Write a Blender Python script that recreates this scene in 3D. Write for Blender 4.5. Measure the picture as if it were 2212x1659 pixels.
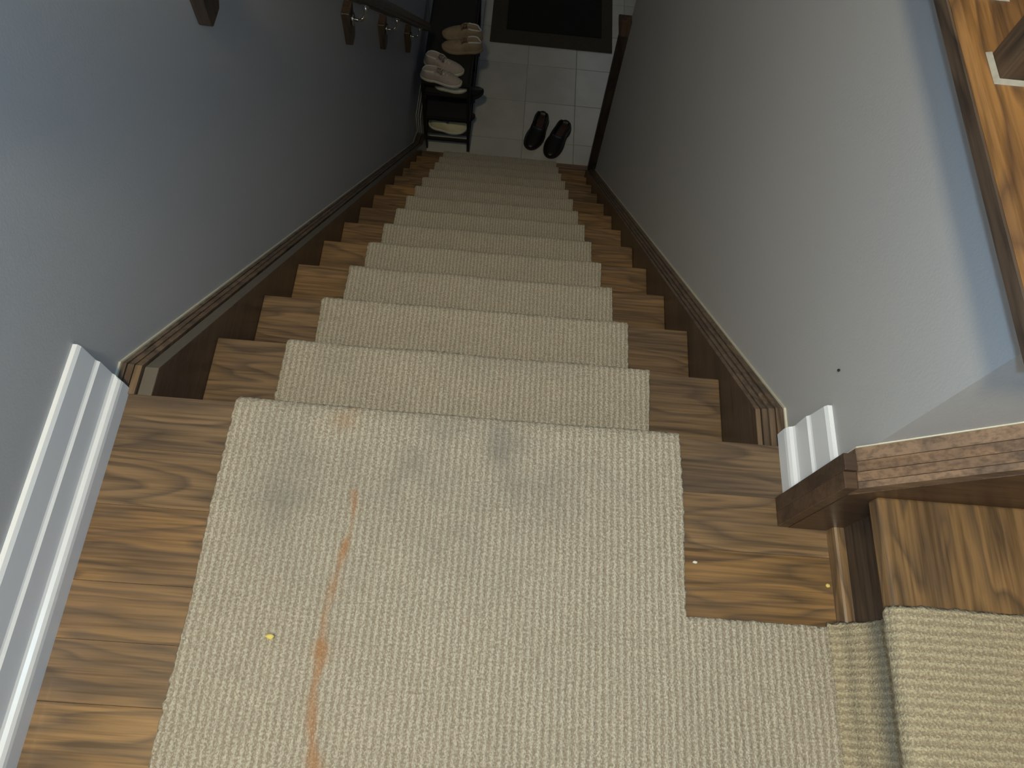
import bpy, bmesh, math, random
from mathutils import Vector, noise, Matrix, Euler
random.seed(7)
for o in list(bpy.data.objects): bpy.data.objects.remove(o)
S = bpy.context.scene; COL = S.collection

# ---------------------------------------------------------------- camera
cam = bpy.data.cameras.new('camera'); camo = bpy.data.objects.new('camera', cam); COL.objects.link(camo)
cam.sensor_width = 36; cam.lens = 1575.89/2212*36; cam.clip_start = .02
camo.location = (.0365, -.4342, 1.1039); camo.rotation_euler = (.4155, -.0638, .0618)
S.camera = camo

# ---------------------------------------------------------------- light
S.view_settings.view_transform = 'Standard'; S.view_settings.look = 'None'
S.view_settings.gamma = 1; S.view_settings.use_curve_mapping = False
S.view_settings.exposure = -0.12
w = bpy.data.worlds.new('world'); S.world = w; w.use_nodes = True
w.node_tree.nodes['Background'].inputs[0].default_value = (.55, .72, 1, 1)
w.node_tree.nodes['Background'].inputs[1].default_value = .06
def area(name, loc, rot, sx, sy, power, col):
    l = bpy.data.lights.new(name, 'AREA'); l.shape = 'RECTANGLE'; l.size = sx; l.size_y = sy
    l.energy = power; l.color = col
    o = bpy.data.objects.new(name, l); o.location = loc; o.rotation_euler = rot; COL.objects.link(o); return o
area('ceiling_light_glow', (-.32, -.70, 2.40), (0, 0, 0), .2, .2, 40, (1, .81, .47))
area('hall_fill_light', (.9, 5.15, -1.3), (math.radians(-70), 0, 0), .6, .9, 1.5, (.8, .9, 1))  # added cool fill to brighten the lower hall, no known source there
fl_ = bpy.data.lights.new('camera_flash', 'POINT'); fl_.energy = 18; fl_.color = (.47, .75, 1); fl_.shadow_soft_size = .015
fo = bpy.data.objects.new('camera_flash', fl_); fo.location = (.075, -.40, 1.13); COL.objects.link(fo)   # the flash beside the lens

# ---------------------------------------------------------------- constants
R_, T_, T0 = .1975, .215, .2078
def ny(k): return 0.0 if k == 0 else T0+(k-1)*T_       # front of the carpet on tread k
def nz(k): return -k*R_
WD = .010                                              # carpet thickness
FZ = -14*R_                                            # hall floor
WL, WR = -.56, .548                                    # wall faces
def nose(y): return -(1+(y-T0)/T_)*R_                  # line through the nosings

# ---------------------------------------------------------------- materials
def mat(name, rough=.5, spec=.5):
    m = bpy.data.materials.new(name); m.use_nodes = True
    nt = m.node_tree; b = nt.nodes['Principled BSDF']; b.inputs['Roughness'].default_value = rough
    b.inputs['Specular IOR Level'].default_value = spec
    return m, nt, b
def nd(nt, t, **k):
    n = nt.nodes.new(t)
    for a, v in k.items():
        if a.startswith('i_'): n.inputs[a[2:].replace('_', ' ')].default_value = v
        else: setattr(n, a, v)
    return n
def ramp(nt, src, stops):
    r = nt.nodes.new('ShaderNodeValToRGB'); e = r.color_ramp.elements
    while len(e) < len(stops): e.new(.5)
    for x, (p, c) in zip(e, stops): x.position = p; x.color = (*c, 1) if len(c) == 3 else c
    nt.links.new(src, r.inputs[0]); return r.outputs[0]
def mix(nt, f, a, b, mode='MIX'):
    n = nt.nodes.new('ShaderNodeMix'); n.data_type = 'RGBA'; n.blend_type = mode
    for s, v in ((n.inputs[0], f), (n.inputs[6], a), (n.inputs[7], b)):
        if isinstance(v, (int, float)): s.default_value = v
        elif isinstance(v, tuple): s.default_value = (*v, 1)
        else: nt.links.new(v, s)
    return n.outputs[2]
def mth(nt, op, a, b=0., c=None):
    n = nt.nodes.new('ShaderNodeMath'); n.operation = op
    for s, v in zip(n.inputs, (a, b, c)):
        if v is None: continue
        if isinstance(v, (int, float)): s.default_value = v
        else: nt.links.new(v, s)
    return n.outputs[0]
def coords(nt, scale, rnd=True, uv=False):
    tc = nt.nodes.new('ShaderNodeTexCoord'); v = tc.outputs['UV' if uv else 'Object']
    if rnd:
        oi = nt.nodes.new('ShaderNodeObjectInfo'); m_ = mth(nt, 'MULTIPLY', oi.outputs['Random'], 37.)
        cb = nt.nodes.new('ShaderNodeCombineXYZ')
        for i in range(3): nt.links.new(m_, cb.inputs[i])
        ad = nt.nodes.new('ShaderNodeVectorMath'); nt.links.new(v, ad.inputs[0]); nt.links.new(cb.outputs[0], ad.inputs[1]); v = ad.outputs[0]
    mp = nt.nodes.new('ShaderNodeMapping'); mp.inputs['Scale'].default_value = scale; nt.links.new(v, mp.inputs[0])
    return mp.outputs[0]
def noi(nt, vec, scale=1., detail=3, rough=.5):
    n = nd(nt, 'ShaderNodeTexNoise', i_Scale=scale, i_Detail=detail, i_Roughness=rough); nt.links.new(vec, n.inputs['Vector']); return n.outputs[0]
def bump(nt, b, h, dist, st=1.):
    bp = nd(nt, 'ShaderNodeBump', i_Strength=st, i_Distance=dist); nt.links.new(h, bp.inputs['Height']); nt.links.new(bp.outputs[0], b.inputs['Normal'])

def wood(name, axis, light, mid, dark, rough=.32, spread=.18, cath=9., al=1.):
    """grain runs along axis; contour lines of a stretched noise make the cathedral figure"""
    m, nt, b = mat(name, rough)
    def sc(al, ac):
        v = [ac]*3; v[axis] = al; return tuple(v)
    c1 = noi(nt, coords(nt, sc(1.7*al, 8)), 1, 3, .45)
    fr = mth(nt, 'FRACT', mth(nt, 'MULTIPLY', c1, cath))
    lines = ramp(nt, fr, [(0, (0,)*3), (.35, (.15,)*3), (.7, (.75,)*3), (.8, (1,)*3), (.9, (.5,)*3), (1, (0,)*3)])
    bro = noi(nt, coords(nt, sc(2.2*al, 10)), 1, 3, .55)
    fin = noi(nt, coords(nt, sc(7*al, 170)), 1, 3, .6)
    base = ramp(nt, bro, [(.28, dark), (.45, mid), (.72, light)])
    col = mix(nt, mth(nt, 'MULTIPLY', lines, .78), base, (dark[0]*.75, dark[1]*.8, dark[2]*.9))
    fs = ramp(nt, fin, [(.34, (.55,)*3), (.58, (1.16,)*3)])
    col = mix(nt, .8, col, fs, 'MULTIPLY')
    oi = nt.nodes.new('ShaderNodeObjectInfo')
    hv = nt.nodes.new('ShaderNodeHueSaturation'); nt.links.new(col, hv.inputs['Color'])
    nt.links.new(mth(nt, 'ADD', mth(nt, 'MULTIPLY', oi.outputs['Random'], 2*spread), 1-spread), hv.inputs['Value'])
    nt.links.new(mth(nt, 'ADD', mth(nt, 'MULTIPLY', oi.outputs['Random'], .22), .85), hv.inputs['Saturation'])
    nt.links.new(hv.outputs[0], b.inputs['Base Color'])
    bump(nt, b, fin, .0004, .5)
    return m
LIGHT, MID, DARK = (.28, .172, .080), (.200, .122, .060), (.118, .077, .047)
M_PLANK = wood('laminate_across', 0, LIGHT, MID, DARK, cath=17, al=.72)
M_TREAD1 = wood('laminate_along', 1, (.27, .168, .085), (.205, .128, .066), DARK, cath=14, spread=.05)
M_STRY = wood('stained_skirt', 1, (.22, .155, .105), (.16, .108, .07), (.085, .058, .04), .36, .06)
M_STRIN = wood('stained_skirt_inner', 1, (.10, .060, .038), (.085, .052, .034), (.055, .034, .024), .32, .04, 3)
M_STRX = wood('stained_skirt_across', 0, (.27, .165, .095), (.22, .132, .078), (.14, .085, .052), .42, .04, 6, .3)
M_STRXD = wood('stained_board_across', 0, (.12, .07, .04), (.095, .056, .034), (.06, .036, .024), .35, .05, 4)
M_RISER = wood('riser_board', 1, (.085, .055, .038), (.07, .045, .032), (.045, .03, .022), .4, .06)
M_VERT = wood('vertical_stained_wood', 2, (.040, .028, .02), (.03, .021, .016), (.018, .014, .012), .45, .1)
M_BLOCK = wood('rail_block_wood', 2, (.12, .074, .042), (.095, .058, .034), (.055, .035, .023), .45, .1)
M_CAPW = wood('post_cap_wood', 2, (.10, .06, .04), (.08, .048, .032), (.05, .032, .024), .45, .1)
M_RAIL = wood('handrail_wood', 1, (.12, .075, .045), (.09, .056, .034), (.055, .035, .024), .4, .05)
M_NOSE = wood('upper_floor_wood', 1, (.33, .175, .07), (.24, .125, .052), (.11, .06, .034), .3, .05, 9)
M_NOSED = wood('nosing_edge_wood', 1, (.12, .075, .045), (.09, .055, .035), (.05, .032, .022), .5, .05, 9)

def wall_mat():
    m, nt, b = mat('painted_wall', .62, .35)
    n = noi(nt, coords(nt, (1, 1, 1), False), 1.6, 3)
    f = noi(nt, coords(nt, (1, 1, 1), False), 260, 2)
    c = mix(nt, n, (.435, .445, .475), (.485, .492, .515))
    nt.links.new(c, b.inputs['Base Color']); bump(nt, b, f, .0006, .35); return m
M_WALL = wall_mat()
def plain(name, col, rough=.5, metal=0., var=.1, scale=30, bmp=0):
    m, nt, b = mat(name, rough); b.inputs['Metallic'].default_value = metal
    n = noi(nt, coords(nt, (1, 1, 1)), scale, 4)
    c = mix(nt, n, tuple(x*(1-var) for x in col), tuple(min(1, x*(1+var)) for x in col))
    nt.links.new(c, b.inputs['Base Color'])
    if bmp: bump(nt, b, n, bmp)
    return m
M_WHITE = plain('white_trim_paint', (.80, .84, .92), .3, var=.02)
M_CAULK = plain('cream_caulk', (.62, .60, .50), .5, var=.12, scale=60)
M_EDGE_SHEEN = plain('skirt_edge_sheen', (.13, .115, .095), .35, var=.12, scale=20)  # flash reflection along the skirt top, painted as a lighter grey
M_CAULKG = plain('aged_grey_caulk', (.36, .34, .29), .6, var=.3, scale=120)
M_GROUT = plain('grey_grout', (.33, .33, .32), .9)
M_BLACK = plain('black_metal_frame', (.012, .012, .012), .5)
M_SHELF = plain('black_rack_fabric', (.016, .016, .015), .85)
M_STEEL = plain('polished_steel', (.75, .75, .72), .18, 1)
M_MATB = plain('brown_mat_border', (.050, .042, .028), .9, var=.3, scale=60, bmp=.001)
M_MATF = plain('black_mat_pile', (.007, .007, .007), .97, var=.5, scale=300, bmp=.003)
M_LEATHER = plain('black_leather', (.012, .011, .011), .42, var=.2)
M_INSOLE = plain('dark_brown_insole', (.05, .022, .016), .7)
M_SOLEB = plain('black_rubber', (.01, .01, .01), .7)
M_BEIGE = plain('beige_knit', (.42, .365, .345), .85, var=.2, scale=90, bmp=.0008)
M_CREAM = plain('cream_canvas', (.66, .63, .44), .8, var=.08, scale=80, bmp=.0005)
M_TAN = plain('tan_suede', (.30, .235, .16), .9, var=.2, scale=50, bmp=.0008)
M_SOLEW = plain('off_white_rubber', (.62, .62, .54), .55)
M_LINEW = plain('pale_lining', (.60, .62, .62), .7)
M_PAPER = plain('white_card', (.6, .6, .55), .7, var=.05)
M_CEIL = plain('ceiling_paint', (.7, .69, .66), .8, var=.02)
M_CRUMB = plain('yellow_crumb', (.75, .62, .18), .8)
M_LINT = plain('white_lint', (.75, .75, .7), .9)

def tile_mat():
    m, nt, b = mat('pale_ceramic_tile', .3)
    v = coords(nt, (1, 1, 1)); n = noi(nt, v, 5, 5, .6); f = noi(nt, v, 70, 3)
    c = ramp(nt, n, [(.3, (.46, .475, .46)), (.5, (.54, .55, .535)), (.7, (.60, .605, .60))])
    c = mix(nt, mth(nt, 'MULTIPLY', f, .35), c, (.48, .47, .44))
    oi = nt.nodes.new('ShaderNodeObjectInfo')
    c = mix(nt, mth(nt, 'MULTIPLY', oi.outputs['Random'], .2), c, (.36, .36, .34))
    nt.links.new(c, b.inputs['Base Color']); return m
M_TILE = tile_mat()

def carpet_mat(ca=(.545, .525, .455), cb=(.68, .65, .56), nm='ribbed_wool_carpet'):
    m, nt, b = mat(nm, .95, .15)
    b.inputs['Sheen Weight'].default_value = .15
    v = coords(nt, (1, 1, 1), False, True)
    sp = nt.nodes.new('ShaderNodeSeparateXYZ'); nt.links.new(v, sp.inputs[0])
    wob = noi(nt, coords(nt, (1, 1, 1), False, True), 30, 2)
    ph = mth(nt, 'ADD', mth(nt, 'MULTIPLY', sp.outputs[0], 2*math.pi/.0104), mth(nt, 'MULTIPLY', wob, 2.0))
    rib = mth(nt, 'ADD', mth(nt, 'MULTIPLY', mth(nt, 'SINE', ph), .5), .5)
    vor = nd(nt, 'ShaderNodeTexVoronoi', i_Scale=1.); nt.links.new(coords(nt, (300, 250, 250), False, True), vor.inputs['Vector'])
    fleck = noi(nt, coords(nt, (430, 300, 250), False, True), 1, 3, .75)
    big = noi(nt, v, 7, 4, .6); blot = noi(nt, v, 26, 3, .6)
    base = mix(nt, big, ca, cb)
    base = mix(nt, ramp(nt, blot, [(.35, (0,)*3), (.7, (.5,)*3)]), base, tuple(x*.93 for x in ca))
    thr = mth(nt, 'ADD', fleck, mth(nt, 'MULTIPLY', rib, -.13))
    fm = ramp(nt, thr, [(.36, (0,)*3), (.50, (1,)*3)])
    col = mix(nt, mth(nt, 'MULTIPLY', fm, .72), base, (.24, .18, .125))
    gap = ramp(nt, vor.outputs['Distance'], [(.35, (0,)*3), (.9, (1,)*3)])
    col = mix(nt, mth(nt, 'MULTIPLY', gap, .45), col, (.25, .21, .16))
    # wear that belongs to the carpet: soiled patches and a rusty streak, stored per vertex
    at = nd(nt, 'ShaderNodeAttribute', attribute_name='soil'); sr = nt.nodes.new('ShaderNodeSeparateColor')
    nt.links.new(at.outputs['Color'], sr.inputs[0])
    col = mix(nt, mth(nt, 'MULTIPLY', sr.outputs[0], .95), col, (.20, .20, .195))
    rust = mth(nt, 'MULTIPLY', sr.outputs[1], ramp(nt, fleck, [(.3, (.6,)*3), (.5, (1,)*3)]))
    col = mix(nt, mth(nt, 'MULTIPLY', rust, .95), col, (.40, .19, .07))
    nt.links.new(col, b.inputs['Base Color'])
    h = mth(nt, 'ADD', mth(nt, 'MULTIPLY', rib, .6), mth(nt, 'SUBTRACT', mth(nt, 'MULTIPLY', fleck, -.8), mth(nt, 'MULTIPLY', vor.outputs['Distance'], .6)))
    bump(nt, b, h, .0028, .9)
    return m
M_CARPET = carpet_mat()
M_CARPET_WARMLIT = carpet_mat((.52, .47, .33), (.64, .58, .40), 'warm_lit_ribbed_carpet')  # same carpet, with the lamp's warm tint put into the colour

# ---------------------------------------------------------------- helpers
def link(name, me, m, parent=None):
    me.materials.clear(); me.materials.append(m)
    o = bpy.data.objects.new(name, me); COL.objects.link(o)
    if parent: o.parent = parent
    return o
def obj(name, bm, m, parent=None, smooth=False):
    bmesh.ops.recalc_face_normals(bm, faces=bm.faces)
    me = bpy.data.meshes.new(name); bm.to_mesh(me); bm.free()
    if smooth:
        for p in me.polygons: p.use_smooth = True
    return link(name, me, m, parent)
def tag(o, label=None, cat=None, group=None, kind=None):
    for k, v in (('label', label), ('category', cat), ('group', group), ('kind', kind)):
        if v: o[k] = v
    return o
def empty(name, loc, rz=0):
    o = bpy.data.objects.new(name, None); COL.objects.link(o); o.location = loc; o.rotation_euler.z = rz; o.empty_display_size = .05
    return o
def boxbm(x0, x1, y0, y1, z0, z1, bev=0, bm=None, seg=2):
    b = bm or bmesh.new()
    n = bmesh.new()
    r = bmesh.ops.create_cube(n, size=1)
    for v in n.verts: v.co = Vector(((x0+x1)/2+v.co.x*(x1-x0), (y0+y1)/2+v.co.y*(y1-y0), (z0+z1)/2+v.co.z*(z1-z0)))
    if bev: bmesh.ops.bevel(n, geom=n.edges[:], offset=bev, segments=seg, affect='EDGES', profile=.5)
    me = bpy.data.meshes.new('t'); n.to_mesh(me); n.free(); b.from_mesh(me); bpy.data.meshes.remove(me)
    return b
def box(name, a, m, parent=None, bev=0):
    return obj(name, boxbm(*a, bev=bev), m, parent)
def prism(pts, f0, f1, bm=None):
    """pts: 2-D outline; f0/f1 map an outline point to the 3-D start and end caps"""
    b = bm or bmesh.new(); n = len(pts)
    A = [b.verts.new(f0(*p)) for p in pts]; B = [b.verts.new(f1(*p)) for p in pts]
    b.faces.new(A); b.faces.new(B[::-1])
    for i in range(n): b.faces.new((A[i], B[i], B[(i+1) % n], A[(i+1) % n]))
    return b
def tube(pts, r, seg=10, bm=None, cap=True):
    b = bm or bmesh.new(); pts = [Vector(p) for p in pts]; rings = []
    rs = r if isinstance(r, (list, tuple)) else [r]*len(pts)
    for i, p in enumerate(pts):
        d = (pts[min(i+1, len(pts)-1)]-pts[max(i-1, 0)]).normalized()
        u = d.orthogonal().normalized(); v = d.cross(u)
        rings.append([b.verts.new(p+rs[i]*(math.cos(2*math.pi*k/seg)*u+math.sin(2*math.pi*k/seg)*v)) for k in range(seg)])
    for a, c in zip(rings, rings[1:]):
        ds = [sum((a[k].co-c[(k+s) % seg].co).length for k in range(seg)) for s in range(seg)]; s = ds.index(min(ds))
        for k in range(seg): b.faces.new((a[k], a[(k+1) % seg], c[(k+1+s) % seg], c[(k+s) % seg]))
    if cap:
        b.faces.new(rings[0][::-1]); b.faces.new(rings[-1])
    return b
def struct(name, a, m, parent=None):
    o = box(name, a, m, parent); o['kind'] = 'structure'; return o

# ---------------------------------------------------------------- shell
struct('wall_left', (WL-.12, WL, -1.12, 5.4, -2.9, 2.46), M_WALL)
wr = struct('wall_right', (WR, WR+.12, -.09, 2.44, -2.9, .52), M_WALL)
struct('wall_upper_stair', (WR+.12, 3.6, -.09, .03, -.3, .52), M_WALL)
struct('wall_back', (WL, 3.6, -1.17, -1.05, -.3, 2.46), M_WALL)
struct('wall_front', (WL, 3.6, 5.3, 5.42, -2.9, .25), M_WALL)
struct('wall_hall_right', (2.3, 2.42, .03, 5.3, -2.9, .52), M_WALL)
struct('ceiling', (WL-.12, 3.6, -1.17, 5.42, 2.46, 2.56), M_CEIL)
cl = struct('ceiling', (WL, WR-.001, 2.5, 5.3, .25, .45), M_CEIL)
struct('floor', (WR+.03, 3.6, -.05, 5.3, .52, .56), M_CEIL)
box('nosing_underlayer', (WL, WR-.001, 2.5, 5.3, .451, .585), M_NOSE, cl)

# upper floor edge over the right wall: wooden nosing with a rounded lip
edge = tag(empty('floor', (WR, 0, .56)), kind='structure')
b = prism([(.502, .5605), (.500, .566), (.501, .579), (.508, .5855), (.70, .5855), (.70, .5605)],
          lambda x, z: (x, -.135, z), lambda x, z: (x, 5.3, z))
nb = obj('floor_nosing', b, M_NOSE, edge); nb.location = (-WR, 0, -.56)
b = prism([(.5005, .5598), (.5003, .579), (.4985, .578), (.4985, .5612)], lambda x, z: (x, -.1352, z), lambda x, z: (x, 5.29, z))
nb = obj('nosing_lip', b, M_NOSED, edge); nb.location = (-WR, 0, -.56)
for i in range(5):
    x0 = .701+i*.19
    q = box('floor_board', (x0, x0+.188, -.135, 5.3, .561, .5855), M_NOSE, edge, .001); q.location = (-WR, 0, -.56)

# hall floor: grout bed and one object per tile
fl = struct('floor', (WL, 2.3, 2.7, 5.3, FZ-.1, FZ-.003), M_GROUT)
tm = bpy.data.meshes.new('tile'); tb = boxbm(-.1735, .1735, -.1735, .1735, -.008, 0, .0015); tb.to_mesh(tm); tb.free(); tm.materials.append(M_TILE)
for j in range(7):
    for i in range(6):
        cx = -.215-.1755+i*.351; cy = 2.934+j*.3515
        o = bpy.data.objects.new('tile', tm); COL.objects.link(o); o.parent = fl
        o.location = (cx, cy, FZ+random.uniform(-.0003, .0003))

# landing: a board floor, each board an object
ld = struct('floor', (WL, .60, -1.05, -.03, -.30, -.024), M_VERT)
ys = [-.0105, -.100, -.190, -.302, -.382, -.463, -.554, -.645, -.736, -.827, -.918, -1.05]
for i in range(len(ys)-1):
    q = boxbm(WL+.001, .604, ys[i+1]+.0001, ys[i]-.0001, -.024, -.010, .0005)
    if i == 0:
        boxbm(-.52, .52, ys[0]-.022, ys[0], -.04, -.0115, .004, q)
    obj('floor_board', q, M_PLANK, ld)

# ---------------------------------------------------------------- baseboards (white, stepped profile)
prof = [(0, -.010), (0, .133), (.0065, .133), (.0095, .127), (.0095, .083), (.0105, .080), (.0135, .076), (.0135, .034),
        (.0155, .030), (.0205, .027), (.0235, .022), (.0245, .016), (.0245, -.010)]
b = prism(prof, lambda d, h: (WL+d, -1.05, h), lambda d, h: (WL+d, .004-.12*0+(h < .03)*-.006, h))
tag(obj('baseboard_left', b, M_WHITE), kind='structure')
b = prism(prof, lambda d, h: (WR-d, .010-(h > .1)*.004, h), lambda d, h: (WR-d, -.087-d*.45, h))
tag(obj('baseboard_right', b, M_WHITE), kind='structure')

# ---------------------------------------------------------------- staircase
st = tag(empty('staircase', (0, 2.8, FZ)), 'long straight flight of brown laminate steps going down between two grey walls', 'staircase')
off = (0, -2.8, -FZ)
def sp(name, bm, m, smooth=False):
    o = obj(name, bm, m, st, smooth); o.location = off; return o
for k in range(1, 14):
    y1 = ny(k)-.010; y0 = ny(k-1)-.034; z = nz(k)-WD
    xr = .50 if k < 12 else (.546 if k == 12 else .59)
    if k == 1: y0 = -.034
    q = boxbm(-.50, xr, y0, y1, z-.026, z, .0025)
    sp('tread', q, M_PLANK)
for k in range(1, 15):
    y = ny(k-1)-.034
    if k == 14: q = boxbm(-.55, .60, y-.012, y, FZ-.002, nz(13)-WD-.026)
    else: q = boxbm(-.50, .50, y-.012, y, nz(k)-WD, nz(k-1)-WD-.026)
    sp('riser', q, M_PLANK)

def skirt_profile(side):
    """layers of the skirt board: (inner x, outer x, extra height, material, name)"""
    if side < 0:
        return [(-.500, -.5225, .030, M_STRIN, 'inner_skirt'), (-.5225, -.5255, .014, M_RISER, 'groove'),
                (-.5255, -.5365, .036, M_STRY, 'skirt_moulding'), (-.5365, -.5375, .028, M_RISER, 'groove'),
                (-.5375, -.5475, .038, M_STRY, 'skirt_moulding'), (-.5475, -.5490, .031, M_RISER, 'groove'),
                (-.5490, -.5565, .040, M_STRY, 'skirt_moulding'), (-.5565, -.560, .044, M_CAULK, 'caulk_line')]
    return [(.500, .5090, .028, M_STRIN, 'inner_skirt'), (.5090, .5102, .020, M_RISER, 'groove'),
            (.5102, .5200, .032, M_STRY, 'skirt_moulding'), (.5200, .5210, .026, M_RISER, 'groove'),
            (.5210, .5310, .036, M_STRY, 'skirt_moulding'), (.5310, .5320, .029, M_RISER, 'groove'),
            (.5320, .5445, .040, M_STRY, 'skirt_moulding'), (.5445, .548, .044, M_CAULK, 'caulk_line')]
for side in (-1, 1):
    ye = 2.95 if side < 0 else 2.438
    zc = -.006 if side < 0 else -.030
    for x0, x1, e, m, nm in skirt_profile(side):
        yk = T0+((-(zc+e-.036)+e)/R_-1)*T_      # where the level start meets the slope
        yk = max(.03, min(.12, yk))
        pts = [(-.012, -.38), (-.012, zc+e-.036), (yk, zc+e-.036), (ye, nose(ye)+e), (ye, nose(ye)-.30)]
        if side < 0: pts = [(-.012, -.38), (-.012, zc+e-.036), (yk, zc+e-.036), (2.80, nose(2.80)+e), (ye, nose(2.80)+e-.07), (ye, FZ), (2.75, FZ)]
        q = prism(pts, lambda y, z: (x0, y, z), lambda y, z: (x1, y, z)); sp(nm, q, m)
        if nm == 'inner_skirt':
            g = .0008; zl_ = zc+e-.036+g; yt = 2.80 if side < 0 else ye; eps = .0015
            pe = [(-.012, zl_), (yk, zl_), (yt, nose(yt)+e+g), (yt, nose(yt)+e+g+eps), (yk, zl_+eps), (-.012, zl_+eps)]
            q = prism(pe, lambda y, z: (x0+.0005*side, y, z-.0008), lambda y, z: (x1-.0005*side, y, z-.0008)); sp('skirt_edge_strip', q, M_EDGE_SHEEN if side < 0 else M_STRY)  # thin added strip; the left one carries the painted reflection

# ---------------------------------------------------------------- upper flight (one tread visible)
us = tag(empty('staircase', (.6, -.5, -.01)), 'short flight of laminate steps rising to the right from the landing', 'staircase')
uo = (-.6, .5, .01)
def up(name, bm, m):
    o = obj(name, bm, m, us); o.location = uo; return o
for k in (1, 2):
    x0 = .565+(k-1)*T_; z = k*R_-.010
    q = boxbm(x0, x0+T_+.04, -1.049, -.1452, z-.026, z, .005, seg=3); up('tread', q, M_TREAD1)
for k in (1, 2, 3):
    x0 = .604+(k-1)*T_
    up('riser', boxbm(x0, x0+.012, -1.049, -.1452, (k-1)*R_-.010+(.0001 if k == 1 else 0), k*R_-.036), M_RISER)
# small moulding at the foot of the first riser
q = prism([(.588, -.010), (.588, .010), (.5895, .0135), (.593, .015), (.604, .0155), (.604, -.010)],
          lambda x, z: (x, -.1452, z), lambda x, z: (x, -1.05, z)); up('riser_moulding', q, M_TREAD1)
upn = lambda x: .19+(x-.565)*(R_/T_)
for y0, y1, e, m, nm in [(-.145, -.1365, .0465, M_STRX, 'skirt_moulding'), (-.1365, -.1359, .0445, M_STRXD, 'groove'),
                         (-.1359, -.1235, .048, M_STRX, 'skirt_moulding'), (-.1235, -.1229, .046, M_STRXD, 'groove'),
                         (-.1229, -.1095, .0495, M_STRX, 'skirt_moulding'), (-.1095, -.1089, .0475, M_STRXD, 'groove'),
                         (-.1089, -.0915, .051, M_STRX, 'skirt_moulding'), (-.0915, -.0900, .054, M_CAULK, 'caulk_line')]:
    xs = .528
    q = prism([(xs, -.010), (xs, upn(xs)+e+.010), (1.2, upn(1.2)+e), (1.2, .2), (.62, -.010)],
              lambda x, z: (x, y0, z), lambda x, z: (x, y1, z)); up(nm, q, m)
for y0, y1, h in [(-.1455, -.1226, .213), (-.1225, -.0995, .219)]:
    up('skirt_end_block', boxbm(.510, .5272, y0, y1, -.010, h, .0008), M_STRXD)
# front facing board; the moulding's shade is put into its dark colour
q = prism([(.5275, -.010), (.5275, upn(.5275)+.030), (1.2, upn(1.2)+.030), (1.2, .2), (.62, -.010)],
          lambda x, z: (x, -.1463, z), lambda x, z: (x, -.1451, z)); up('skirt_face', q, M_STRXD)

# ---------------------------------------------------------------- carpet runners
def arc(cy, cz, r, a0, a1, n):
    return [(cy+r*math.cos(math.radians(a0+(a1-a0)*i/n)), cz+r*math.sin(math.radians(a0+(a1-a0)*i/n))) for i in range(n+1)]
def resample(P, step):
    out = [P[0]]; acc = 0
    for a, c in zip(P, P[1:]):
        d = math.dist(a, c)
        if d < 1e-6: continue
        n = max(1, int(round(d/step)))
        for i in range(1, n+1): out.append((a[0]+(c[0]-a[0])*i/n, a[1]+(c[1]-a[1])*i/n))
    return out
rust_line = [(-.154, -.143), (-.148, -.185), (-.155, -.228), (-.163, -.285), (-.169, -.329), (-.165, -.397), (-.168, -.432), (-.163, -.47), (-.150, -.53)]
def segd(p, a, c):
    ax, ay = a; dx, dy = c[0]-ax, c[1]-ay; t = max(0, min(1, ((p[0]-ax)*dx+(p[1]-ay)*dy)/(dx*dx+dy*dy)))
    return math.hypot(p[0]-ax-t*dx, p[1]-ay-t*dy)
soils = [(-.20, -.26, .13, .07, .16), (-.10, -.17, .12, .05, .14), (-.02, -.12, .16, .03, .12), (.072, -.058, .030, .030, .75), (-.273, -.165, .045, .055, .55), (-.24, -.11, .05, .04, .3), (.02, -.03, .10, .02, .3), (.10, -.13, .08, .05, .3), (-.05, -.06, .05, .06, .25),
         (.2, -.10, .10, .04, .2), (-.1, -.10, .08, .05, .22), (-.29, -.05, .04, .05, .3), (.06, -.22, .1, .06, .2),
         
         (.10, T0+.03-.05, .12, .03, .3), (-.25, T0-.05, .05, .03, .25), (.0, .68, .2, .04, .25), (.1, .9, .12, .05, .25), (.05, 1.15, .2, .06, .2)]
def soil(x, y):
    s = 0
    for cx, cy, rx, ry, a in soils:
        d = ((x-cx)/rx)**2+((y-cy)/ry)**2
        if d < 6: s += a*math.exp(-d)
    s *= .75+.6*noise.noise(Vector((x*22, y*22, 4)))
    r = 0
    if y < -.1:
        for a, c in zip(rust_line, rust_line[1:]):
            wd = (.0035 if y > -.27 else .0055 if y > -.36 else .0075)*(1+.9*noise.noise(Vector((x*9, y*30, 0))))
            g = .5+.8*noise.noise(Vector((3, y*28, 1)))
            if -.38 > y: g = max(g, .65)
            r = max(r, g*math.exp(-(segd((x, y), a, c)/max(.0012, wd))**2))
    d = math.hypot(x+.186, (y+.03)*1.3); r = max(r, .3*math.exp(-(d/.018)**2))
    d = math.hypot(x+.175, (y+.005)*1.3); r = max(r, .25*math.exp(-(d/.014)**2))
    return min(1, max(0, s)), min(1, max(0, r*1.25))
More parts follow.
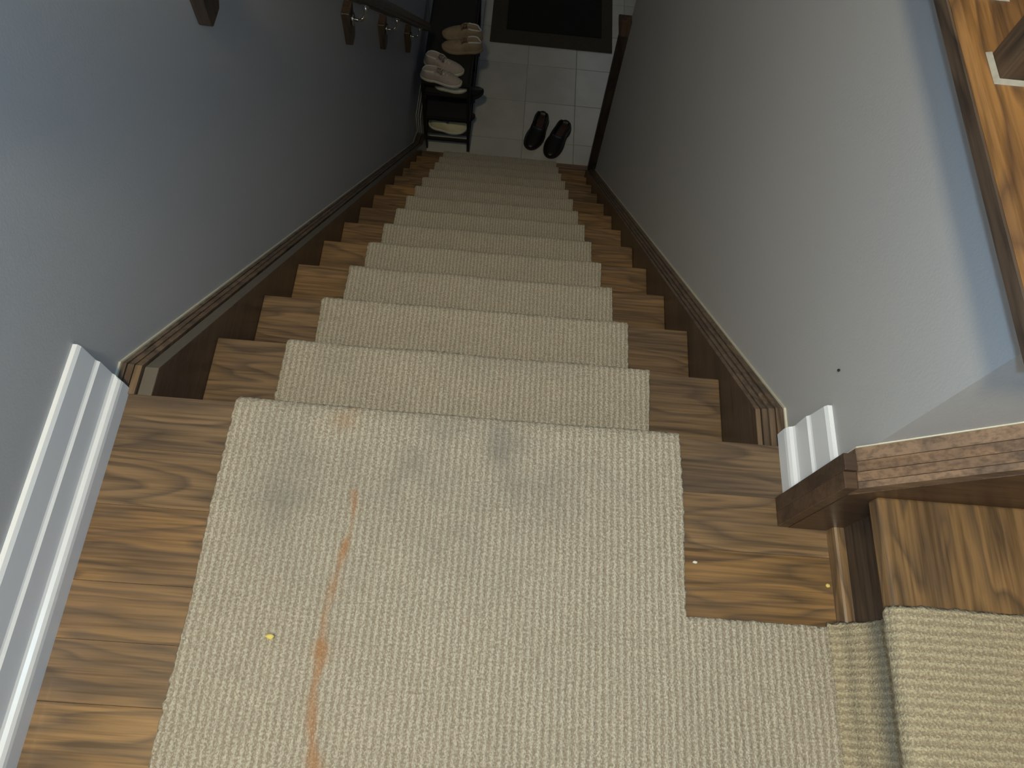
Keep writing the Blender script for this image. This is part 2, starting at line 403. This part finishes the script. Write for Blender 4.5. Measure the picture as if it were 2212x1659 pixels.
def carpet(name, path, cross, place, keep=None, parent=None, seed=0, soiled=True, edgej=0):
    """path: (p,z) polyline followed by the runner; cross: positions across; place(c,p,z)->xyz"""
    n = len(path); nc = len(cross); V = []; UV = []; CS = []
    s = 0
    for i, (p, z) in enumerate(path):
        if i: s += math.dist(path[i-1], path[i])
        a = path[max(0, i-1)]; c = path[min(n-1, i+1)]; t = math.hypot(c[0]-a[0], c[1]-a[1]) or 1
        np_, nz_ = -(c[1]-a[1])/t, (c[0]-a[0])/t
        if nz_ < -.01 and abs(np_) < .5: np_, nz_ = -np_, -nz_
        for j, x in enumerate(cross):
            h = .0024*noise.noise(Vector((x*160, s*120, seed)))+.0035*noise.noise(Vector((x*7, s*9, seed+5)))
            if z < -.02 or p > -.02: h -= .0015
            xx = x
            if j in (0, nc-1) or (edgej and j == edgej and p > -.29): xx += .0028*noise.noise(Vector((s*90, j, seed)))+.005*noise.noise(Vector((s*5, j, seed+2)))
            if j in (0, nc-1): h -= .003
            V.append(place(xx, p+np_*h, z+nz_*h)); UV.append((x, s)); CS.append((x, p))
    F = []
    for i in range(n-1):
        for j in range(nc-1):
            if keep and not keep((cross[j]+cross[j+1])/2, (path[i][0]+path[i+1][0])/2): continue
            F.append((i*nc+j, i*nc+j+1, (i+1)*nc+j+1, (i+1)*nc+j))
    me = bpy.data.meshes.new(name); me.from_pydata(V, [], F); me.update()
    uv = me.uv_layers.new(name='UVMap')
    for li, l in enumerate(me.loops): uv.data[li].uv = UV[l.vertex_index]
    ca = me.color_attributes.new('soil', 'FLOAT_COLOR', 'POINT')
    if soiled:
        for i, (x, y) in enumerate(CS):
            a, r = soil(x, y); ca.data[i].color = (a, r, 0, 1)
    else:
        for i in range(len(V)): ca.data[i].color = (0, 0, 0, 1)
    bm = bmesh.new(); bm.from_mesh(me)
    loose = [v for v in bm.verts if not v.link_faces]; bmesh.ops.delete(bm, geom=loose, context='VERTS')
    bmesh.ops.recalc_face_normals(bm, faces=bm.faces)
    bm.normal_update()
    top = sum(f.normal.z for f in bm.faces)
    if top < 0: bmesh.ops.reverse_faces(bm, faces=bm.faces)
    bm.normal_update()
    be = [e for e in bm.edges if e.is_boundary]
    nor = {v: v.normal.copy() for v in bm.verts}
    r = bmesh.ops.extrude_edge_only(bm, edges=be)
    nv = [g for g in r['geom'] if isinstance(g, bmesh.types.BMVert)]
    for v in nv:
        src = min((e.other_vert(v) for e in v.link_edges if e.other_vert(v) in nor), key=lambda q: (q.co-v.co).length)
        v.co -= nor[src]*.0085
    bm.to_mesh(me); bm.free()
    for p in me.polygons: p.use_smooth = True
    o = link(name, me, M_CARPET, parent); return o

P = [(-1.03, 0), (-.294, 0)]
for k in range(0, 14):
    y, z = ny(k), nz(k)
    if k: P.append((y-.16, z))
    P += [(y-.045, z)]
    P += arc(y-.014, z-.014, .014, 90, 0, 4)[0:]
    P += [(y-.0015, z-.026)]
    P += arc(y-.012, z-.030, .010, 0, -75, 3)[1:]
    yr = y-.0225
    P += [(yr+.002, z-.048), (yr, z-.09)]
    P += [(yr+.001, nz(k+1)+.022), (yr+.006, nz(k+1)+.008), (yr+.016, nz(k+1)+.001)] if k < 13 else [(yr, FZ+.012)]
path = resample(P, .0058)
XL, XR, XB = -.364, .356, .588
cross = [XL+(XR-XL)*i/138 for i in range(139)]
nb_ = len(cross)
cross += [XR+(XB-XR)*i/45 for i in range(1, 46)]
cr = tag(empty('carpet_runner', (0, -.4, 0)), 'worn beige ribbed carpet runner covering the landing and the long lower flight', 'carpet')
carpet('runner_pile', path, cross, lambda c, p, z: (c, p+.4, z), lambda c, p: c < XR or p < -.294, cr, edgej=nb_-1)

# upper runner: ribs follow the climb
UP = [(.568, .0035), (.578, .007), (.5835, .014), (.585, .026), (.589, .037), (.5955, .046), (.598, .06)]
for k in (1, 2):
    xk = .565+(k-1)*T_; z = k*R_
    UP += [(xk+.032, z-.07), (xk+.028, z-.052), (xk+.004, z-.040), (xk-.006, z-.030), (xk-.0085, z-.018), (xk-.004, z-.005), (xk+.006, z+.0005), (xk+.05, z), (xk+T_+.026, z)]
UP = UP[:7+15]
upath = resample(UP, .0058)
ucross = [-.287-.62*i/118 for i in range(119)]
ur = tag(empty('carpet_runner', (.6, -.5, 0)), 'beige ribbed carpet runner with warm lamplight in its colour, climbing the short flight at the right', 'carpet')
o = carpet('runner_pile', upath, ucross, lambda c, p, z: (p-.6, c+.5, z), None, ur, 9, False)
o.data.materials[0] = M_CARPET_WARMLIT

# ---------------------------------------------------------------- handrail on the left wall
hr = tag(empty('handrail', (-.48, 1.8, -.8)), 'dark wooden handrail on steel brackets and wood blocks, fixed to the left wall', 'handrail')
ho = (.48, -1.8, .8)
def hp(name, bm, m, smooth=False, par=None, loc=ho):
    o = obj(name, bm, m, par or hr, smooth); o.location = loc if par is None else (0, 0, 0); return o
rb = lambda y: -.815-(y-1.867)*(R_/T_)     # underside of the rail
rp = [(-.500, .004), (-.503, .012), (-.500, .024), (-.505, .040), (-.499, .055), (-.488, .062), (-.472, .062), (-.461, .055), (-.455, .040), (-.460, .024), (-.457, .012), (-.460, .004), (-.468, 0), (-.492, 0)]
q = prism(rp, lambda x, h: (x, -.12+h*.2, rb(-.12)+h), lambda x, h: (x, 3.12, rb(3.12)+h)); hp('rail', q, M_RAIL)
for yb in (.735, 1.70, 2.235, 2.84):
    z1 = rb(yb)-.012; z0 = z1-.135
    q = bmesh.new()
    pts = [(yb-.034, z1), (yb+.034, z1), (yb+.034, z0+.01), (yb+.024, z0), (yb-.024, z0), (yb-.034, z0+.01)]
    q = prism(pts, lambda y, z: (WL+.0005, y, z), lambda y, z: (WL+.030-(z < z0+.02)*.006, y, z))
    bmesh.ops.bevel(q, geom=[e for e in q.edges], offset=.0015, segments=1, affect='EDGES')
    bk = hp('wall_block', q, M_BLOCK)
    zc = z1-.045
    q = tube([(WL+.030, yb, zc), (WL+.034, yb, zc)], .022, 20)
    tube([(WL+.033, yb, zc), (WL+.055, yb, zc-.004), (WL+.070, yb, zc+.006), (WL+.079, yb, zc+.025), (WL+.080, yb, rb(yb)-.004)], .0055, 10, q)
    br = hp('bracket', q, M_STEEL, True)
    sy = R_/T_
    q = prism([(-.492, -.003), (-.468, -.003), (-.468, 0), (-.492, 0)], lambda x, h: (x, yb-.030, rb(yb-.030)+h), lambda x, h: (x, yb+.030, rb(yb+.030)+h))
    s_ = obj('saddle_plate', q, M_STEEL, br)
    for dy in (-.02, .02):
        q = tube([(-.48, yb+dy, rb(yb+dy)-.006), (-.48, yb+dy, rb(yb+dy)-.0025)], .004, 8); obj('screw', q, M_STEEL, br)
    for a in (0, 120, 240):
        cy_, cz_ = yb+.015*math.cos(math.radians(a+90)), zc+.015*math.sin(math.radians(a+90))
        q = tube([(WL+.0338, cy_, cz_), (WL+.0358, cy_, cz_)], .0035, 8); obj('screw', q, M_STEEL, br)

# ---------------------------------------------------------------- wall end trim and block at the foot of the right wall
q = boxbm(.505, .5478, 2.402, 2.438, nose(2.42)+.03, -1.2705, .002)
cp = tag(empty('corner_post', (.525, 2.42, nose(2.42)+.03)), 'dark vertical wooden post finishing the end of the right wall at the stair foot', 'post')
o = obj('post_shaft', q, M_VERT, cp); o.location = -Vector(cp.location)
q = prism([(.503, -1.27), (.5478, -1.27), (.5478, -1.190), (.488, -1.190), (.490, -1.21)], lambda x, z: (x, 2.40, z), lambda x, z: (x, 2.446, z))
bmesh.ops.bevel(q, geom=q.edges[:], offset=.002, segments=2, affect='EDGES')
o = obj('post_cap', q, M_CAPW, cp); o.location = -Vector(cp.location); o['label'] = 'lighter brown wooden cap'

# ---------------------------------------------------------------- balustrade on the upper floor edge
bl = tag(empty('balustrade', (.542, .19, .5855)), 'wooden balustrade with square balusters standing on the upper floor edge, top right', 'balustrade')
bo = -Vector(bl.location)
for i in range(9):
    y = .192+i*.125
    bb = obj('baluster', boxbm(.524, .560, y-.018, y+.018, .5855, 1.45, .002), M_BLOCK, bl); bb.location = bo
    q = prism([(0, .5856), (.0035, .5856), (0, .590)], lambda d, z: (.5235-d, y-.0185-d, z), lambda d, z: (.5235-d, y+.0185+d, z))
    prism([(0, .5856), (.0035, .5856), (0, .590)], lambda d, z: (.5235-d, y-.0185-d, z), lambda d, z: (.5605+d, y-.0185-d, z), q)
    c_ = obj('caulk_bead', q, M_CAULKG, bb)
q = boxbm(.512, .572, .12, 1.25, 1.4502, 1.50, .012, seg=3); o = obj('top_rail', q, M_RAIL, bl); o.location = bo

# ---------------------------------------------------------------- shoe rack
RX0, RX1, RY0, RY1 = -.512, -.214, 2.962, 3.86
rk = tag(empty('shoe_rack', (-.363, 3.4, FZ)), 'long low black metal shoe rack against the left wall at the stair foot', 'shoe rack')
ro = -Vector(rk.location)
def rpart(name, bm, m):
    o = obj(name, bm, m, rk); o.location = ro; return o
ZT = [-2.20, -2.485, -2.665]
for x in (RX0, RX1-.020):
    for y in (RY0, 3.40, RY1-.018):
        rpart('leg', boxbm(x, x+.020, y, y+.018, FZ, -2.1985, .003), M_BLACK)
for z in ZT:
    rpart('crossbar', boxbm(RX0+.018, RX1-.018, RY0, RY0+.016, z-.016, z+.004, .002), M_BLACK)
    rpart('crossbar', boxbm(RX0+.018, RX1-.018, RY1-.016, RY1, z-.016, z+.004, .002), M_BLACK)
    for x in (RX0, RX1-.016): rpart('side_rail', boxbm(x, x+.016, RY0+.017, RY1-.017, z-.014, z+.004, .002), M_BLACK)
rpart('crossbar', boxbm(RX0+.018, RX1-.018, RY0, RY0+.016, -2.298, -2.284, .002), M_BLACK)
rpart('shelf', boxbm(RX0+.012, RX1-.012, RY0+.014, RY1-.014, ZT[0]-.004, ZT[0]+.002), M_SHELF)
rpart('shelf', boxbm(RX0+.012, RX1-.012, RY0+.014, RY1-.014, ZT[1]-.004, ZT[1]+.002), M_SHELF)
rpart('shelf', boxbm(RX0+.012, RX1-.012, RY0+.014, RY0+.30, -2.291, -2.287), M_SHELF)
rpart('shelf', boxbm(RX0+.012, RX1-.012, RY0+.05, RY1-.014, ZT[2]-.004, ZT[2]+.002), M_SHELF)

# ---------------------------------------------------------------- shoes
def shoe(name, loc, rz, L, Wd, H, m_up, m_sole, m_in, label, laces=None, group=None, opn=(.07, .52), sole_h=.018, side=1, lining=None, toe=.85):
    t = empty(name, loc, rz); tag(t, label, 'shoe', group)
    def hw(s, k=1.):
        e = (max(0, 1-abs(2*s-1)**3.2))**.5
        waist = 1-.20*math.exp(-((s-.38)/.16)**2)-.10*math.exp(-((s-.05)/.2)**2)
        return Wd/2*e*waist*k*(1-.04*s)
    def cxs(s): return side*.007*math.sin(math.pi*min(1, s*1.1))*(1 if s > .3 else .6)
    N = 30; ss = [.5-.5*math.cos(math.pi*i/N) for i in range(N+1)]
    # sole
    b = bmesh.new(); lev = [(0, .96), (sole_h*.3, 1.03), (sole_h*.85, 1.03), (sole_h, .98)]
    out = [(1, s) for s in ss[1:-1]]+[(0, 1.)]+[(-1, s) for s in ss[-2:0:-1]]+[(0, 0.)]
    rings = []
    for z, kk in lev:
        rings.append([b.verts.new((cxs(s)+sg*hw(s, kk), (s-.5)*L*(1+.02*(kk-1)*20*0.1), z+(.010*(max(0, s-.78)/.22)**2 if toe else 0))) for sg, s in out])
    n = len(out)
    for a, c in zip(rings, rings[1:]):
        for i in range(n): b.faces.new((a[i], a[(i+1) % n], c[(i+1) % n], c[i]))
    b.faces.new(rings[0][::-1]); b.faces.new(rings[-1]); obj('sole', b, m_sole, t, False)
    # upper: closed vamp at the toe, open well at the heel
    def top(s):
        back = H*(1-.10*math.sin(math.pi*min(1, s/.5)))
        vamp = H*(toe if s > .5 else 1)*(1-.52*((max(0, s-.45))/.55)**1.3)
        return (back if s < .45 else min(back, vamp))*(min(1, (1-abs(2*s-1)**5)**.5+.02))
    def op(s):
        a = max(0, min(1, (s-opn[0])/.04)); c = max(0, min(1, (opn[1]-s)/.09)); return min(a, c)**.6
    K = [-1, -1.02, -.97, -.86, -.70, -.60, -.45, -.2, 0, .2, .45, .60, .70, .86, .97, 1.02, 1]
    def zk(u, s):
        a = abs(u); tp = top(s)
        dome = tp*(max(0, 1-min(1, a)**2.4))**.55
        well_rim = tp
        z = {1: 0, 1.02: .35, .97: .72, .86: .97, .70: 1.0, .60: .62, .45: .10, .2: .06, 0: .06}[a]*tp
        o_ = op(s); return dome*(1-o_)+z*o_
    b = bmesh.new(); grid = []
    for s in ss:
        row = []
        for u in K:
            xx = max(-1, min(1, u)) if op(s) < .5 else u
            if abs(u) in (.86, .97): xx = u*(1-.02)
            row.append(b.verts.new((cxs(s)+xx*hw(s, .95), (s-.5)*L*.97, sole_h*.9+zk(u, s)+(.010*(max(0, s-.78)/.22)**2))))
        grid.append(row)
    for a, c in zip(grid, grid[1:]):
        for i in range(len(K)-1): b.faces.new((a[i], a[i+1], c[i+1], c[i]))
    bmesh.ops.remove_doubles(b, verts=b.verts, dist=.0002)
    obj('upper', b, m_up, t, True)
    # insole
    b = bmesh.new(); I = [s for s in ss if .07 < s < opn[1]+.05]
    ring = [b.verts.new((cxs(s)+hw(s, .56), (s-.5)*L*.97, sole_h*.9+.14*H)) for s in I]+[b.verts.new((cxs(s)-hw(s, .56), (s-.5)*L*.97, sole_h*.9+.14*H)) for s in I[::-1]]
    f = b.faces.new(ring); r = bmesh.ops.extrude_face_region(b, geom=[f])
    for v in r['geom']:
        if isinstance(v, bmesh.types.BMVert): v.co.z += .003
    obj('insole', b, m_in, t)
    if lining:
        b = bmesh.new()
        pts = [(cxs(s)+sg*hw(s, .66), (s-.5)*L*.97, sole_h*.9+top(s)*1.0) for sg, s in [(1, x/50) for x in range(18, 4, -2)]+[(0, .045)]+[(-1, x/50) for x in range(4, 20, 2)]]
        tube(pts, .0045, 8, b); obj('collar', b, lining, t, True)
    if laces:
        b = bmesh.new()
        for i in range(5):
            s = opn[1]-.02+i*.045; wv = hw(s, .45); zt = sole_h*.9+top(s)*.93
            pts = [(cxs(s)+wv*a, (s-.5)*L*.97+.006*(1 if i % 2 else -1)*a, zt+.006-.012*a*a) for a in (-1, -.5, 0, .5, 1)]
            tube(pts, .0022, 6, b)
        obj('laces', b, laces, t, True)
        s = opn[1]-.03
        b = bmesh.new(); g = []
        for i in range(6):
            s = opn[1]-.12+i*.03
            g.append([b.verts.new((cxs(s)+hw(s, .42)*a, (s-.5)*L*.97, sole_h*.9+top(s)*(1.16-.03*i)-.008*a*a)) for a in (-1, -.5, 0, .5, 1)])
        for a, c in zip(g, g[1:]):
            for i in range(4): b.faces.new((a[i], a[i+1], c[i+1], c[i]))
        r = bmesh.ops.solidify(b, geom=b.faces[:], thickness=.004)
        obj('tongue', b, m_up, t, True)
    return t
def aim(heel, toe): # rotation that points +Y from heel to toe
    return math.atan2(-(toe[0]-heel[0]), toe[1]-heel[1])
fz = FZ+.0005
# pair on the tiles, toes towards the stairs
def placed(h, t): return ((h[0]+t[0])/2, (h[1]+t[1])/2)
hA, tA = (.270, 3.345), (.186, 3.028)
hB, tB = (.436, 3.285), (.318, 2.970)
cA, cB = placed(hA, tA), placed(hB, tB)
shoe('slip_on_shoe', (*cA, fz), aim(hA, tA), .345, .134, .062, M_LEATHER, M_SOLEB, M_INSOLE, 'black leather slip-on shoe on the white tiles, the one nearer the shoe rack', group='black slip-on shoes on the tiles', side=-1)
shoe('slip_on_shoe', (*cB, fz), aim(hB, tB), .348, .136, .062, M_LEATHER, M_SOLEB, M_INSOLE, 'black leather slip-on shoe on the white tiles, the one nearer the right wall', group='black slip-on shoes on the tiles', side=1)
# on the rack
zt = ZT[0]+.0045
shoe('sneaker', (-.385, 3.09, zt), aim((-.5, 3.15), (-.25, 3.075)), .262, .098, .072, M_BEIGE, M_SOLEW, M_LINEW, 'beige knitted sneaker on top of the black rack, the uncovered one of the near pair', M_SOLEW, 'beige sneakers on the rack', side=1, lining=M_LINEW)
shoe('sneaker', (-.392, 2.985, zt), aim((-.5, 3.035), (-.25, 2.985)), .262, .092, .060, M_BEIGE, M_SOLEW, M_LINEW, 'beige knitted sneaker at the very front end of the rack top', M_SOLEW, 'beige sneakers on the rack', side=-1, lining=M_LINEW)
shoe('walking_shoe', (-.296, 3.365, zt), aim((-.15, 3.37), (-.42, 3.36)), .255, .098, .066, M_TAN, M_TAN, M_LINEW, 'tan brown shoe on the rack top, farther of the tan pair', M_TAN, 'tan shoes on the rack', side=1, lining=M_LINEW)
shoe('walking_shoe', (-.288, 3.262, zt), aim((-.15, 3.275), (-.42, 3.25)), .255, .098, .066, M_TAN, M_TAN, M_LINEW, 'tan brown shoe on the rack top, nearer of the tan pair', M_TAN, 'tan shoes on the rack', side=-1, lining=M_LINEW)
zl = ZT[2]+.0045
shoe('canvas_shoe', (-.366, 3.068, zl), aim((-.5, 3.08), (-.23, 3.055)), .262, .120, .070, M_CREAM, M_SOLEW, M_LINEW, 'cream canvas shoe on the lowest shelf of the black rack', M_CREAM, side=1)
shoe('low_shoe', (-.275, 3.175, ZT[1]+.0045), aim((-.4, 3.14), (-.14, 3.21)), .27, .10, .055, M_LEATHER, M_SOLEB, M_INSOLE, 'black shoe sticking out of the middle shelf of the rack', side=1)
shoe('low_shoe', (-.318, 3.16, zl), aim((-.45, 3.16), (-.18, 3.16)), .25, .09, .05, M_INSOLE, M_SOLEB, M_INSOLE, 'dark brown shoe on the lowest shelf behind the cream canvas shoe', side=1)

shoe('flat_shoe', (-.335, 3.030, -2.2865), aim((-.5, 3.03), (-.23, 3.015)), .21, .085, .036, M_SOLEW, M_SOLEW, M_LINEW, 'white low shoe tucked just under the rack top, its sole side showing', side=1)
# white card sheets between wall and rack
for i, (x, h, wh) in enumerate(((-.555, .30, 'tallest, against the left wall'), (-.545, .285, 'middle one of the three'), (-.534, .25, 'shortest, nearest the shoe rack'))):
    y0 = 2.955+.012*i
    q = prism([(0, 0), (.004, 0), (.004-.002, h), (-.002, h)], lambda d, z: (x+d, y0, FZ+z), lambda d, z: (x+d, y0+.30, FZ+z))
    tag(obj('card_sheet', q, M_PAPER), 'thin white sheet standing beside the shoe rack, '+wh, 'sheet', 'white sheets beside the rack')

# ---------------------------------------------------------------- door mat
mt = tag(empty('door_mat', (.3, 4.35, FZ)), 'large black door mat with a brown border at the far end of the tiles', 'mat')
q = boxbm(-.154-.3, .747-.3, 4.0-4.35, 4.75-4.35, .0004, .008, .003); obj('mat_border', q, M_MATB, mt)
q = boxbm(-.040-.3, .665-.3, 4.135-4.35, 4.615-4.35, .0085, .0135, .002); obj('mat_pile', q, M_MATF, mt)

# ---------------------------------------------------------------- specks
def blob(name, loc, s, m, label, cat):
    b = bmesh.new(); bmesh.ops.create_icosphere(b, subdivisions=2, radius=1)
    for v in b.verts:
        k = 1+.35*noise.noise(v.co*1.7+Vector(loc)*9); v.co = Vector((v.co.x*s[0]*k, v.co.y*s[1]*k, v.co.z*s[2]*k))
    o = obj(name, b, m, None, True); o.location = loc; return tag(o, label, cat)
blob('crumb', (-.239, -.362, .004), (.006, .004, .003), M_CRUMB, 'tiny yellow crumb on the landing carpet near the left edge', 'crumb')
blob('lint', (.3755, -.2115, -.0085), (.004, .0022, .0015), M_LINT, 'small white fluff on the landing boards beside the carpet corner', 'lint')
blob('wall_pin', (WR-.002, .047, .169), (.002, .0022, .0022), M_SOLEB, 'small black pin in the right wall above the skirting', 'pin')
blob('crumb', (.588-.008, -.232, -.008), (.0035, .003, .002), M_CRUMB, 'tiny yellow crumb at the foot of the riser moulding', 'crumb')

# ceiling lamp above the landing (out of view)
lamp = tag(empty('ceiling_lamp', (-.32, -.70, 2.46)), 'round ceiling lamp above the landing', 'lamp')
b = tube([(0, 0, -.03), (0, 0, -.0005)], .20, 32); obj('lamp_base', b, M_CEIL, lamp)
